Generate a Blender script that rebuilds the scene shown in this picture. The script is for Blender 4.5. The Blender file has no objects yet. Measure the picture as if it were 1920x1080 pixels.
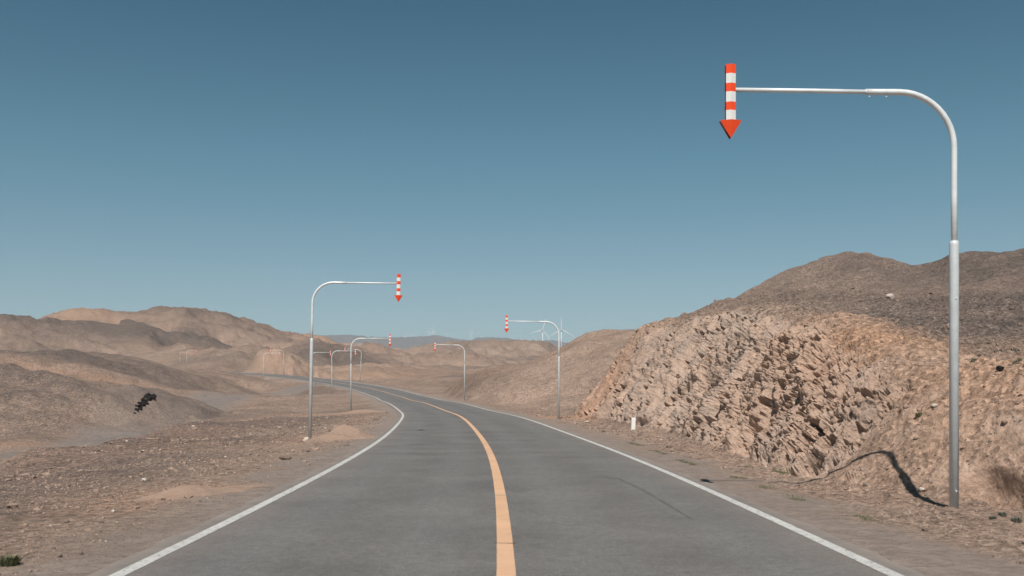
import bpy, math, random
import numpy as np
from mathutils import Vector
random.seed(7); RNG = np.random.default_rng(7)
scene = bpy.context.scene
COL = scene.collection
# ------------------------------------------------------------------ camera, sky, sun, exposure
F, HOR, CAMZ = 1867.0, 734.0, 1.7          # focal length in photo pixels, horizon row, eye height
cam_d = bpy.data.cameras.new('camera'); cam = bpy.data.objects.new('camera', cam_d); COL.objects.link(cam)
cam_d.lens = 35.0; cam_d.sensor_width = 36.0; cam_d.shift_y = 194 / 1920
cam_d.clip_start = 0.05; cam_d.clip_end = 30000
cam.location = (0, 0, CAMZ); cam.rotation_euler = (math.radians(90), 0, 0)
cam_d.dof.use_dof = True; cam_d.dof.focus_distance = 30.0; cam_d.dof.aperture_fstop = 2.2
scene.camera = cam
SUN_EL, SUN_AZ = math.radians(53), math.radians(180 + 6.5)    # sun stands behind the camera, a little to the left
w = bpy.data.worlds.new('World'); scene.world = w; w.use_nodes = True
nt = w.node_tree; bg = nt.nodes['Background']
sky = nt.nodes.new('ShaderNodeTexSky'); sky.sky_type = 'NISHITA'; sky.sun_disc = False
sky.sun_elevation = SUN_EL; sky.sun_rotation = SUN_AZ
sky.altitude = 1500; sky.air_density = 1.0; sky.dust_density = 0.6; sky.ozone_density = 1.3
hs = nt.nodes.new('ShaderNodeHueSaturation')
hs.inputs['Hue'].default_value = 0.478; hs.inputs['Saturation'].default_value = 0.84; hs.inputs['Value'].default_value = 1.0
nt.links.new(sky.outputs[0], hs.inputs['Color'])
tc = nt.nodes.new('ShaderNodeTexCoord'); sx = nt.nodes.new('ShaderNodeSeparateXYZ'); nt.links.new(tc.outputs['Generated'], sx.inputs[0])
rp = nt.nodes.new('ShaderNodeValToRGB'); rp.color_ramp.interpolation = 'B_SPLINE' if False else 'LINEAR'
for i, (p, c) in enumerate(((0, (.93, .955, .945)), (.093, (.80, .915, .935)), (.226, (.475, .84, .925)), (.36, (.23, .615, .75)), (.7, (.20, .45, .58)))):
    e = rp.color_ramp.elements[i] if i < 2 else rp.color_ramp.elements.new(p)
    e.position = p; e.color = (*c, 1)
nt.links.new(sx.outputs[2], rp.inputs[0])
ml = nt.nodes.new('ShaderNodeMix'); ml.data_type = 'RGBA'; ml.blend_type = 'MULTIPLY'; ml.inputs[0].default_value = 1
nt.links.new(hs.outputs[0], ml.inputs[6]); nt.links.new(rp.outputs[0], ml.inputs[7]); nt.links.new(ml.outputs[2], bg.inputs[0])
bg.inputs[1].default_value = 0.065
sun_d = bpy.data.lights.new('sun', 'SUN'); sun = bpy.data.objects.new('sun', sun_d); COL.objects.link(sun)
sun_d.energy = 4.75; sun_d.angle = math.radians(0.5); sun_d.color = (1.0, 0.95, 0.88)
SD = Vector((math.sin(math.radians(6.5)) * math.cos(SUN_EL), math.cos(math.radians(6.5)) * math.cos(SUN_EL), -math.sin(SUN_EL)))
sun.rotation_euler = SD.to_track_quat('-Z', 'Y').to_euler()
vs = scene.view_settings; vs.view_transform = 'Standard'; vs.look = 'None'; vs.exposure = 0.0; vs.gamma = 1.0
try: scene.render.engine = 'CYCLES'
except Exception: pass
scene.cycles.max_bounces = 6; scene.cycles.diffuse_bounces = 2; scene.cycles.volume_bounces = 1
# ------------------------------------------------------------------ small helpers
def tag(o, label=None, cat=None, group=None, kind=None):
    if label: o['label'] = label
    if cat: o['category'] = cat
    if group: o['group'] = group
    if kind: o['kind'] = kind
    return o
def mesh_obj(name, verts, faces, mat, parent=None, smooth=False, attrs=None):
    me = bpy.data.meshes.new(name)
    v = np.asarray(verts, dtype=np.float32).reshape(-1, 3)
    if isinstance(faces, np.ndarray):
        n = faces.shape[1]; nf = faces.shape[0]
        me.vertices.add(len(v)); me.vertices.foreach_set('co', v.ravel())
        me.loops.add(nf * n); me.loops.foreach_set('vertex_index', faces.astype(np.int32).ravel())
        me.polygons.add(nf); me.polygons.foreach_set('loop_start', np.arange(0, nf * n, n, dtype=np.int32))
        me.update(calc_edges=True)
    else:
        me.from_pydata([tuple(map(float, p)) for p in v], [], faces); me.update()
    me.polygons.foreach_set('use_smooth', np.full(len(me.polygons), smooth, dtype=bool))
    for k, a in (attrs or {}).items():
        at = me.attributes.new(k, 'FLOAT', 'POINT'); at.data.foreach_set('value', np.asarray(a, dtype=np.float32))
    mats = mat if isinstance(mat, (list, tuple)) else [mat]
    for m in mats: me.materials.append(m)
    o = bpy.data.objects.new(name, me); COL.objects.link(o)
    if parent: o.parent = parent
    return o
def wp(px, py, d): return ((px - 960) / F * d, d, CAMZ + (HOR - py) / F * d)   # survey point: bearing, elevation and distance
def sstep(a, b, x):
    t = np.clip((x - a) / (b - a), 0, 1); return t * t * (3 - 2 * t)
PERM = RNG.permutation(256); PERM = np.concatenate([PERM, PERM, PERM])
ANG = RNG.random(256) * 2 * np.pi; GX, GY = np.cos(ANG), np.sin(ANG)
G3 = RNG.normal(size=(256, 3)); G3 /= np.linalg.norm(G3, axis=1)[:, None]
def perlin2(x, y):
    xi = np.floor(x).astype(np.int64); yi = np.floor(y).astype(np.int64); xf = x - xi; yf = y - yi
    u = xf * xf * xf * (xf * (xf * 6 - 15) + 10); v = yf * yf * yf * (yf * (yf * 6 - 15) + 10)
    xi &= 255; yi &= 255
    def g(i, j, a, b):
        h = PERM[PERM[xi + i] + yi + j] & 255; return GX[h] * a + GY[h] * b
    n0 = g(0, 0, xf, yf) * (1 - u) + g(1, 0, xf - 1, yf) * u
    n1 = g(0, 1, xf, yf - 1) * (1 - u) + g(1, 1, xf - 1, yf - 1) * u
    return (n0 * (1 - v) + n1 * v) * 1.5
def perlin3(x, y, z):
    xi = np.floor(x).astype(np.int64); yi = np.floor(y).astype(np.int64); zi = np.floor(z).astype(np.int64)
    xf = x - xi; yf = y - yi; zf = z - zi
    f = lambda t: t * t * t * (t * (t * 6 - 15) + 10)
    u, v, q = f(xf), f(yf), f(zf); xi &= 255; yi &= 255; zi &= 255
    def g(i, j, k):
        h = PERM[(PERM[(PERM[xi + i] + yi + j) & 255] + zi + k) & 255]
        return G3[h, 0] * (xf - i) + G3[h, 1] * (yf - j) + G3[h, 2] * (zf - k)
    a = (g(0, 0, 0) * (1 - u) + g(1, 0, 0) * u) * (1 - v) + (g(0, 1, 0) * (1 - u) + g(1, 1, 0) * u) * v
    b = (g(0, 0, 1) * (1 - u) + g(1, 0, 1) * u) * (1 - v) + (g(0, 1, 1) * (1 - u) + g(1, 1, 1) * u) * v
    return (a * (1 - q) + b * q) * 1.5
def cells3(x, y, z, seed=0):
    """Worley F1, F2 and the id of the nearest cell"""
    xi = np.floor(x).astype(np.int64); yi = np.floor(y).astype(np.int64); zi = np.floor(z).astype(np.int64)
    f1 = np.full(x.shape, 9.0); f2 = np.full(x.shape, 9.0); cid = np.zeros(x.shape)
    for i in (-1, 0, 1):
        for j in (-1, 0, 1):
            for k in (-1, 0, 1):
                a, b, c = xi + i, yi + j, zi + k
                h = PERM[(PERM[(PERM[(a + seed) & 255] + b) & 255] + c) & 255]
                px = a + (h * 0.6180339) % 1; py = b + (h * 0.7548777 + .3) % 1; pz = c + (h * 0.5698403 + .7) % 1
                d = np.sqrt((px - x) ** 2 + (py - y) ** 2 + (pz - z) ** 2)
                near = d < f1
                f2 = np.where(near, f1, np.minimum(f2, d)); cid = np.where(near, h / 255.0, cid); f1 = np.where(near, d, f1)
    return f1, f2, cid
# ------------------------------------------------------------------ road course (plan heading and height along it)
KS = np.array([0, 30, 50, 70, 90, 110, 130, 160, 190, 220, 250, 290, 340, 420.])
TH = [0.0051, 0.0683, 0.0886, 0.1505, 0.1900, 0.150, 0.2465, 0.4209, 0.4604, 0.4665, 0.4378, 0.46, 0.55, 0.6]
RZ = [0.08, 0.078, 0.2, 0.24, 0.66, 0.75, 1.183, 2.7, 4.137, 5.283, 6.124, 7.102, 8.5, 10.5]
DS = 1.0
RS = np.arange(-30, 400, DS)
def _sm(a, n=21):
    k = np.hanning(n + 2)[1:-1]; k /= k.sum(); return np.convolve(np.pad(a, n // 2, 'edge'), k, 'valid')
rth = _sm(np.interp(RS, KS, TH)); rz = _sm(np.interp(RS, KS, RZ))
rx = np.cumsum(-np.sin(rth)) * DS; ry = np.cumsum(np.cos(rth)) * DS
i0 = int(np.argmin(abs(RS))); rx = rx - rx[i0] - 0.02; ry = ry - ry[i0] + 6
rnx, rny = np.cos(rth), np.sin(rth)
def road_su(x, y):
    s = np.full(x.shape, 999.0); u = np.full(x.shape, 999.0); z = np.zeros(x.shape)
    idx = np.where((y < 430) & (y > -25) & (x > -200) & (x < 110))[0]
    for c in range(0, len(idx), 20000):
        k = idx[c:c + 20000]; xx, yy = x[k], y[k]
        j = np.argmin((xx[:, None] - rx[None]) ** 2 + (yy[:, None] - ry[None]) ** 2, axis=1)
        dx, dy = xx - rx[j], yy - ry[j]; along = dx * -rny[j] + dy * rnx[j]
        s[k] = RS[j] + along; u[k] = dx * rnx[j] + dy * rny[j]
        z[k] = np.interp(s[k], RS, rz)
    return s, u, z
# ------------------------------------------------------------------ relief of the land
RIDGES = {
 'near_spur': ([(-400, 600, 80), (0, 684, 85), (110, 694, 86), (190, 716, 87)], .36, 3.0),
 'near_spur_end': ([(190, 716, 87), (245, 738, 88), (282, 754, 89)], .62, 1.2),
 'spur': ([(-300, 590, 140), (0, 632, 145), (100, 647, 150), (280, 690, 165), (400, 701, 182), (440, 714, 186), (490, 738, 176)], .26, 5),
 'back': ([(-200, 560, 430), (60, 600, 430), (150, 600, 430), (225, 608, 430), (300, 620, 435), (350, 632, 440), (400, 648, 445), (440, 662, 450), (490, 676, 455)], .28, 12),
 'sky_left': ([(-300, 570, 420), (0, 595, 400), (45, 622, 430), (100, 622, 480), (175, 585, 520), (240, 584, 530), (290, 573, 550), (350, 558, 560), (395, 563, 570), (430, 612, 580), (480, 606, 600), (540, 609, 620), (600, 638, 640), (650, 645, 660), (700, 672, 700)], .33, 16),
 'sky_spur': ([(290, 590, 540), (330, 625, 460), (400, 645, 400), (480, 664, 350), (560, 688, 310)], .22, 10),
 'knoll': ([(418, 693, 262), (438, 668, 266), (480, 656, 270), (520, 652, 272), (560, 670, 275), (600, 695, 272)], .7, 3),
 'mid_spur': ([(560, 640, 520), (610, 660, 430), (670, 682, 340), (730, 702, 300)], .2, 8),
 'centre_sky': ([(690, 672, 760), (735, 659, 780), (780, 654, 800), (820, 647, 820), (880, 640, 850), (960, 644, 850), (1010, 662, 820), (1050, 661, 750), (1110, 665, 700), (1300, 645, 800)], .2, 20),
 'centre_mid': ([(700, 674, 480), (800, 671, 500), (900, 669, 520), (1000, 683, 500)], .17, 12),
 'centre_low': ([(770, 712, 300), (830, 699, 290), (900, 714, 270), (940, 727, 250)], .15, 8),
 'right_back': ([(1300, 650, 110), (1200, 622, 120), (1150, 627, 130), (1095, 662, 150), (1040, 680, 160), (1000, 702, 160), (940, 730, 150), (900, 748, 125)], .36, 4),
 'far': ([(-600, 610, 6500), (0, 622, 6500), (300, 622, 6500), (560, 633, 6500), (620, 629, 6500), (700, 632, 6500), (735, 640, 6500), (780, 627, 6500), (820, 638, 6500), (870, 645, 6500), (930, 635, 6500), (985, 642, 6500), (1030, 637, 6500), (1080, 640, 6500), (1150, 637, 6500), (1400, 640, 6500), (1900, 640, 6500), (2500, 630, 6500)], .22, 150),
 'far_near': ([(640, 646, 3000), (690, 642, 2900), (715, 642, 2800), (740, 650, 2900)], .3, 30),
}
RW = {k: (np.array([wp(*p) for p in v[0]]), v[1], v[2]) for k, v in RIDGES.items()}
def ridge(name, x, y):
    P, sl, r = RW[name]; best = np.full(x.shape, -1e3)
    for a, b in zip(P[:-1], P[1:]):
        ab = b[:2] - a[:2]; t = np.clip(((x - a[0]) * ab[0] + (y - a[1]) * ab[1]) / (ab @ ab), 0, 1)
        d = np.hypot(x - a[0] - ab[0] * t, y - a[1] - ab[1] * t)
        zz = a[2] + (b[2] - a[2]) * t
        best = np.maximum(best, zz - sl * (np.sqrt(d * d + r * r) - r))
    return best
def smax(a, b, k):
    h = np.clip(0.5 + 0.5 * (a - b) / k, 0, 1); return b * (1 - h) + a * h + k * h * (1 - h)
def smin(a, b, k): return -smax(-a, -b, k)
# natural slope right of the road: thin plate through survey points
NP = [(1220, 598, 60), (1290, 593, 53), (1340, 583, 46), (1400, 583, 37), (1480, 590, 30), (1560, 592, 28), (1640, 618, 25.5), (1720, 650, 22.5), (1790, 690, 19.5), (1920, 690, 17.5),
      (1350, 572, 66), (1420, 540, 70), (1510, 485, 74), (1580, 469, 75), (1640, 476, 77), (1700, 505, 78), (1740, 510, 74), (1770, 489, 70), (1800, 476, 68), (1860, 480, 66), (1920, 472, 64),
      (1450, 572, 42), (1600, 545, 54), (1700, 530, 62), (1735, 511, 68), (1700, 505, 82), (1740, 508, 84), (1700, 540, 56), (1700, 565, 44), (1800, 545, 46), (1920, 545, 42), (1700, 608, 32), (1800, 615, 29), (1920, 620, 26),
      (2100, 560, 34), (2100, 478, 58), (2350, 600, 24), (2400, 500, 50), (2150, 700, 15.5), (2500, 680, 15)]
NPW = [wp(*p) for p in NP]
for px, d, dz in ((1220, 75, -2.2), (1350, 85, -2.5), (1510, 100, -5), (1640, 105, -5), (1800, 100, -6), (1920, 95, -6), (2200, 90, -6), (1300, 95, -4), (1150, 80, 1.5), (1500, 150, -8), (1900, 150, -10), (2400, 110, -8)):
    py = np.interp(px, [1150, 1220, 1350, 1510, 1640, 1800, 2500], [700, 598, 572, 492, 483, 477, 480]); q = wp(px, py, d)
    base = {1220: 6.1, 1350: 7.4, 1510: 11.3, 1640: 12, 1800: 11, 1920: 10.7, 2200: 10.5, 1300: 6.5, 1150: 1.5, 1500: 11, 1900: 11, 2400: 10.5}[px]
    NPW.append((q[0], q[1], max(base + dz, 1.0) if px != 1150 else 2.0))
NPW = np.array(NPW)
def _tps(r): return np.where(r > 1e-6, r * r * np.log(np.maximum(r, 1e-6)), 0)
def _fit():
    P = NPW[:, :2]; n = len(P); K = _tps(np.linalg.norm(P[:, None] - P[None], axis=2)) + np.eye(n) * 0.02
    A = np.zeros((n + 3, n + 3)); A[:n, :n] = K; A[:n, n] = 1; A[:n, n + 1:] = P; A[n, :n] = 1; A[n + 1:, :n] = P.T
    return np.linalg.solve(A, np.concatenate([NPW[:, 2], [0, 0, 0]]))
TW = _fit()
def natural(x, y):
    o = TW[len(NPW)] + TW[len(NPW) + 1] * x + TW[len(NPW) + 2] * y
    for i, (a, b, _) in enumerate(NPW): o = o + TW[i] * _tps(np.hypot(x - a, y - b))
    return o
CD = [8, 13, 15.6, 17.8, 21, 24.4, 30, 36, 42, 55, 62, 68, 75, 90, 110]
CU = [8.5, 7.3, 6.5, 5.62, 5.95, 6.2, 6.7, 7.3, 7.6, 7.5, 7.4, 8.1, 9.2, 10.5, 13]
CK = [.6, .75, .9, 1.05, 1.2, 1.45, 1.45, 1.45, 1.5, 1.55, 1.5, 1.05, .6, .45, .35]
def gauss(x, y, cx, cy, rx_, ry_, rot=0.0):
    c, s = math.cos(rot), math.sin(rot); a = (x - cx) * c + (y - cy) * s; b = -(x - cx) * s + (y - cy) * c
    return np.exp(-(a / rx_) ** 2 - (b / ry_) ** 2)
def height(x, y, info=False):
    x = np.asarray(x, float); y = np.asarray(y, float); sh = x.shape; x = x.ravel(); y = y.ravel()
    d = np.hypot(x, y); s, u, zr = road_su(x, y); au = np.abs(u)
    base = np.interp(y, [0, 60, 90, 140, 200, 300, 500, 800, 1500, 3200, 5000, 6500, 9000], [-.02, 0, .15, 1.0, 3.4, 7, 15, 30, 62, 125, 190, 240, 250])
    xb = np.interp(y, [0, 20, 28, 52, 78, 100], [-11, -12.5, -14.3, -17.7, -22, -26]) + perlin2(x * .13, y * .13) * 1.6
    wadi = sstep(0, 3.5, xb - x) * (1 - sstep(80, 118, y)) * sstep(-30, -5, y)
    base = base - 1.45 * wadi - .25 * sstep(4, 14, -u) * (1 - sstep(70, 120, y)) * (u > -900)
    hill = np.full(x.shape, -1e3); which = np.zeros(x.shape, int)
    for i, k in enumerate(RW):
        r = ridge(k, x, y); P, sl, rr = RW[k]
        wh = 0.10 * rr * perlin2(x / (rr * 6) + 7.3 * i, y / (rr * 6)) if k != 'far' else 14 * perlin2(x / 600, y / 600)
        r = r + wh; which = np.where(r > hill, i, which); hill = smax(hill, r, max(rr * .25, .5))
    hm = sstep(-1, 2, hill - base)
    z = smax(base, hill, 1.0)
    # cut hillside right of the road
    reg = (x > -10) & (x < 140) & (y < 170) & (y > -20)
    nat = np.full(x.shape, -50.0); xr, yr = x[reg], y[reg]; rel = sstep(24, 50, yr) * (1 - sstep(85, 110, yr))
    nat[reg] = natural(xr, yr) + rel * ((.27 - np.abs(perlin2(xr / 6 + 2, yr / 11))) * .5 * (1 - .6 * sstep(55, 68, yr)) + (.27 - np.abs(perlin2(xr / 3 + 9, yr / 4.5))) * .42 + perlin2(xr / 1.3, yr / 1.6) * .16)
    sd = s + 6.0
    u0 = np.interp(sd, CD, CU); kk = np.interp(sd, CD, CK)
    cutz = base + kk * (u - u0)
    cut = np.where(reg & (u > 0), smin(nat, cutz, 1.3), -50)
    z = np.where(reg, smax(z, cut, .35), z)
    rh = (reg & (cut > base + .1)).astype(float) * sstep(0, 1, cut - base)
    face = np.where(reg, sstep(.0, .5, cut - base) * (1 - sstep(-.5, 1.3, cutz - nat)), 0)
    tanz = np.where(reg, sstep(.0, .5, cut - base) * (1 - sstep(.2, 3.4, cutz - nat + 1.1 * perlin2(x * .7, y * .7) + .5 * perlin2(x * 2.4, y * 2.4))), 0)
    kx, ky, _ = wp(510, 670, 270); kg = gauss(x, y, kx, ky, 22, 14)
    z = z + kg * ((.25 - np.abs(perlin2(x / 7, y / 9))) * 5 + perlin2(x / 2.6, y / 2.6) * 1.3) * sstep(6, 14, au)
    # eroded noise, band limited by distance
    off = sstep(4.5, 14, au) ; off = np.where(u > 900, 1, off)
    nz = np.zeros(x.shape); var = np.zeros(x.shape); wl = 500.0; i = 0
    while wl > .2:
        wgt = sstep(2.2 * wl, 5 * wl, d) * (1 - sstep(150 * wl, 450 * wl, d))
        k = wgt > .01
        if k.any():
            n = perlin2(x[k] / wl + i * 17.1, y[k] / wl + i * 9.7)
            if wl > 3: n = .55 * (0.30 - np.abs(n) * 1.6) + .5 * n
            g = np.where(wl > 3, .050, .030) * (1 + .8 * hm[k]) * (1 + 1.2 * sstep(180, 500, d[k]) * (wl < 60))
            if wl > 200: g = g * .6
            if wl < 80: var[k] += n * wgt[k]
            nz[k] += n * wl * g * wgt[k] * np.clip(off[k] + (.25 if wl < 1.2 else 0), 0, 1)
        wl /= 1.9; i += 1
    z = z + nz
    # heaps of blown sand and low banks beside the road
    z = z + .0
    # road bench
    wr = sstep(4.3, 8.5, au)
    wr = np.where((u < 0) & (sd > 100), sstep(4.3, 12, au), wr)
    wr = np.where(s < 900, np.maximum(wr, sstep(318, 336, s)), 1.0)
    sh_ = zr - .018 - .03 * np.clip(au - 4, 0, 5) + .02 * perlin2(x * .9, y * .9)
    # poles stand on their own measured ground
    z = np.where(au < 20, sh_ * (1 - wr) + z * wr, z)
    for (px, py, dd) in PILLARS:
        a, b, c = wp(px, py, dd); R = 1.2 + dd * .018; g = np.exp(-((x - a) ** 2 + (y - b) ** 2) / (R * R)) * sstep(4.0, 5.2, au)
        z = z * (1 - g) + (c + .02) * g
    if not info: return z.reshape(sh)
    return z, dict(s=s, u=u, hm=hm, rh=rh, face=face, tanz=tanz, wadi=wadi, which=which, hill=hill, base=base, d=d, nat=nat, cutz=cutz, var=var)
# pole feet: photo bearing, row and distance.  side +1 right of the road (arm to the left), -1 left
PILLARS = [(1789, 960, 14.0), (1048, 787, 60.0), (871, 751, 107.0), (675, 715, 187.0), (532, 703, 238.0),
           (581, 828, 36.8), (658, 770, 80.0), (622, 740, 138.0), (584, 727, 166.0), (494, 718, 196.0)]
TRACK = np.array([(-60, 36), (-40, 43), (-27, 53), (-25.5, 64), (-29.5, 82), (-32.5, 99), (-35, 115), (-37.5, 132), (-38, 148), (-36, 160), (-33, 168)], float)
def track_dist(x, y):
    b = np.full(x.shape, 1e3)
    for p, q in zip(TRACK[:-1], TRACK[1:]):
        ab = q - p; t = np.clip(((x - p[0]) * ab[0] + (y - p[1]) * ab[1]) / (ab @ ab), 0, 1)
        b = np.minimum(b, np.hypot(x - p[0] - ab[0] * t, y - p[1] - ab[1] * t))
    return b
SPOTS = [  # rock and soil colour patches, left slopes also darkened to paint in vignetting: attribute, bearing, row, distance, half width, half depth, amount
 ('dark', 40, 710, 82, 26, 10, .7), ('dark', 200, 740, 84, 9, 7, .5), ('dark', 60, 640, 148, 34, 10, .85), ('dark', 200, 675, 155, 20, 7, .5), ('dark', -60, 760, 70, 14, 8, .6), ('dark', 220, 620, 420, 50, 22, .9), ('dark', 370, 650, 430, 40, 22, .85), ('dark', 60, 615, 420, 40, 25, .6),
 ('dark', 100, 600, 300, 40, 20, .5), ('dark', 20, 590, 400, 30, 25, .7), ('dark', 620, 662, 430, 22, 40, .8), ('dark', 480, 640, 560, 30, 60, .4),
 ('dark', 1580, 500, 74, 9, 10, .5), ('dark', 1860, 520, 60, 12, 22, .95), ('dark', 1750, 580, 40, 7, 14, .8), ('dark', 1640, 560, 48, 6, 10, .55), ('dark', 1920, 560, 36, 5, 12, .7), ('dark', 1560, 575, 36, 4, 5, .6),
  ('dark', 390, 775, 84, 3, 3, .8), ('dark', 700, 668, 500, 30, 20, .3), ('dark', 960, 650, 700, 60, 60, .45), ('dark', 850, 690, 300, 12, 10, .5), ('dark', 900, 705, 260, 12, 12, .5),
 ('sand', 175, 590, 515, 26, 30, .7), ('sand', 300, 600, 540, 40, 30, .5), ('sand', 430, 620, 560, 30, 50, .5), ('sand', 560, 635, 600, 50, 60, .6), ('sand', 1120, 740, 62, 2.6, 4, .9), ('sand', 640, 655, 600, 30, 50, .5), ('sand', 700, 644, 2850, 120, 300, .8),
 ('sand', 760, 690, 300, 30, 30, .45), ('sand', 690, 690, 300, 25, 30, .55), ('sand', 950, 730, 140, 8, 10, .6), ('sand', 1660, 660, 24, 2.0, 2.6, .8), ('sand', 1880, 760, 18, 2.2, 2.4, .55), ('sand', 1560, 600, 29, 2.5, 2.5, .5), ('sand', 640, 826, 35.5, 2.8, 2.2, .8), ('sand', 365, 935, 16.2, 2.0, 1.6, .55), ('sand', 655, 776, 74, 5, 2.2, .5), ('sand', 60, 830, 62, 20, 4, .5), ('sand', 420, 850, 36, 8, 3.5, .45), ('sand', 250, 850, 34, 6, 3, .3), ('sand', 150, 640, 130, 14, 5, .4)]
def paints(x, y, z, I):
    d = I['d']; n1 = perlin2(x / 9 + 3, y / 9 + 1); n2 = perlin2(x / 2.3, y / 2.3 + 5); n3 = perlin2(x / 60, y / 60); n4 = perlin2(x / 25 + 9, y / 25)
    mix = n1 * .5 + n2 * .25
    dark = np.zeros(x.shape); sand = np.zeros(x.shape)
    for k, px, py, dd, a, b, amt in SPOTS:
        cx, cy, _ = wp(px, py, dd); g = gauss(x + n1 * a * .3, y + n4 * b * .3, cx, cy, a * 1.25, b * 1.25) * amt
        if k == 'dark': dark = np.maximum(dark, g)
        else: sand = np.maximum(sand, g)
    far = sstep(100, 300, d)
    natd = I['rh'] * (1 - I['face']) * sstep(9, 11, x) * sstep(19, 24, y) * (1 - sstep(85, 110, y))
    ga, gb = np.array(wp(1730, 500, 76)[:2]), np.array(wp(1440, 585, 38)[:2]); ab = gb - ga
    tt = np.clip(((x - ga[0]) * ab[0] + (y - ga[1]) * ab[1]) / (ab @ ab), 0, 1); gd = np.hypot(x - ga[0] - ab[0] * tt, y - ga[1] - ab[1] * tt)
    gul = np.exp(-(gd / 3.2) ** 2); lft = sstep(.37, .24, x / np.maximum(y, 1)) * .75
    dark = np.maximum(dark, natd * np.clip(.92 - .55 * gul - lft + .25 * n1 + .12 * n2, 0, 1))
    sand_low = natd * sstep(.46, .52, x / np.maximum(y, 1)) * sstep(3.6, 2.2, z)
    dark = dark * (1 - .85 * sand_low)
    dark = np.where(d > 4500, .9, dark); kx, ky, _ = wp(510, 670, 270); knl = gauss(x, y, kx, ky, 18, 12); 
    streak = perlin2(x / 38 + y / 90, y / 30)
    dark = np.clip(dark + .16 * np.clip(I['var'], -1.5, 1.5) * (I['hm'] > 0) + .22 * (n1 + .2) * (1 - far) + far * .45 * np.clip(n3 * .9 + streak * .8 + .05, 0, 1), 0, 1)
    dark = np.clip(dark + .26 * sstep(60, 160, d) * (d < 4500), 0, 1) * (1 - .8 * knl); sand = np.clip(sand * (1 - .35 * far) + far * .22 * np.clip(-n3 - .1 + streak * .5, 0, 1) + .12 * n1, 0, 1)
    au = np.abs(I['u'])
    dust = (1 - sstep(4.2, 5.6, au + n2 * .9 + n1 * .4)) ; dust = np.where((au > 900) | (I['s'] > 322), 0, dust)
    td = track_dist(x, y); trk = (1 - sstep(2.2, 5.0, td + n2 * .8 + n1)) * (1 - .8 * I['hm'])
    dark = dark * (1 - .85 * I['tanz']) * (1 - dust * .8)
    sand = sand * (1 - dust)
    left = (I['u'] < -5) & (I['u'] > -40) & (y < 70)
    grav = np.where(left, sstep(5, 9, au) * (1 - I['wadi']) * (.85 + .45 * n1 + .2 * n4), .35 * dark)
    # greener grey gravel band between the road and the reddish bench
    red = np.where(left, np.exp(-((x - np.interp(y, [0, 20, 28, 52, 78, 100], [-11, -11.5, -13, -15.7, -19, -22])) / 3.2) ** 2) * (1 - I['wadi']), 0)
    return dict(dark=np.clip(dark, 0, 1), sand=np.clip(sand, 0, 1), dust=np.clip(np.maximum(dust, trk * .6), 0, 1), track=np.clip(trk, 0, 1), grav=np.clip(grav, 0, 1), red=np.clip(red, 0, 1), rock=I['face'] * 1.0), trk
# ------------------------------------------------------------------ materials
class N:
    def __init__(s, name):
        s.m = bpy.data.materials.new(name); s.m.use_nodes = True; s.t = s.m.node_tree; s.b = s.t.nodes['Principled BSDF']
    def n(s, typ, **kw):
        o = s.t.nodes.new(typ)
        for k, v in kw.items():
            if k in o.inputs: o.inputs[k].default_value = v
            else: setattr(o, k, v)
        return o
    def l(s, a, b): s.t.links.new(a, b)
    def noise(s, co, scale, detail=4, rough=.6, dist=0.):
        o = s.n('ShaderNodeTexNoise', Scale=scale, Detail=detail, Roughness=rough, Distortion=dist); s.l(co, o.inputs['Vector']); return o.outputs['Fac']
    def ramp(s, f, stops):
        o = s.n('ShaderNodeValToRGB'); e = o.color_ramp.elements
        while len(e) < len(stops): e.new(.5)
        for i, (p, c) in enumerate(stops): e[i].position = p; e[i].color = (*c, 1) if not isinstance(c, (int, float)) else (c, c, c, 1)
        s.l(f, o.inputs[0]); return o.outputs[0]
    def mix(s, f, a, b, mode='MIX'):
        o = s.n('ShaderNodeMix', data_type='RGBA', blend_type=mode)
        for v, k in ((f, 0), (a, 6), (b, 7)):
            if isinstance(v, (int, float)): o.inputs[k].default_value = v
            elif isinstance(v, tuple): o.inputs[k].default_value = (*v, 1)
            else: s.l(v, o.inputs[k])
        return o.outputs[2]
    def math(s, op, a, b=0., c=None):
        o = s.n('ShaderNodeMath', operation=op)
        for i, v in enumerate((a, b, c)):
            if v is None: continue
            if isinstance(v, (int, float)): o.inputs[i].default_value = v
            else: s.l(v, o.inputs[i])
        return o.outputs[0]
    def attr(s, name): return s.n('ShaderNodeAttribute', attribute_name=name).outputs['Fac']
    def bump(s, h, strength, dist, prev=None):
        o = s.n('ShaderNodeBump', Strength=strength, Distance=dist); s.l(h, o.inputs['Height'])
        if prev is not None: s.l(prev, o.inputs['Normal'])
        return o.outputs[0]
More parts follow.
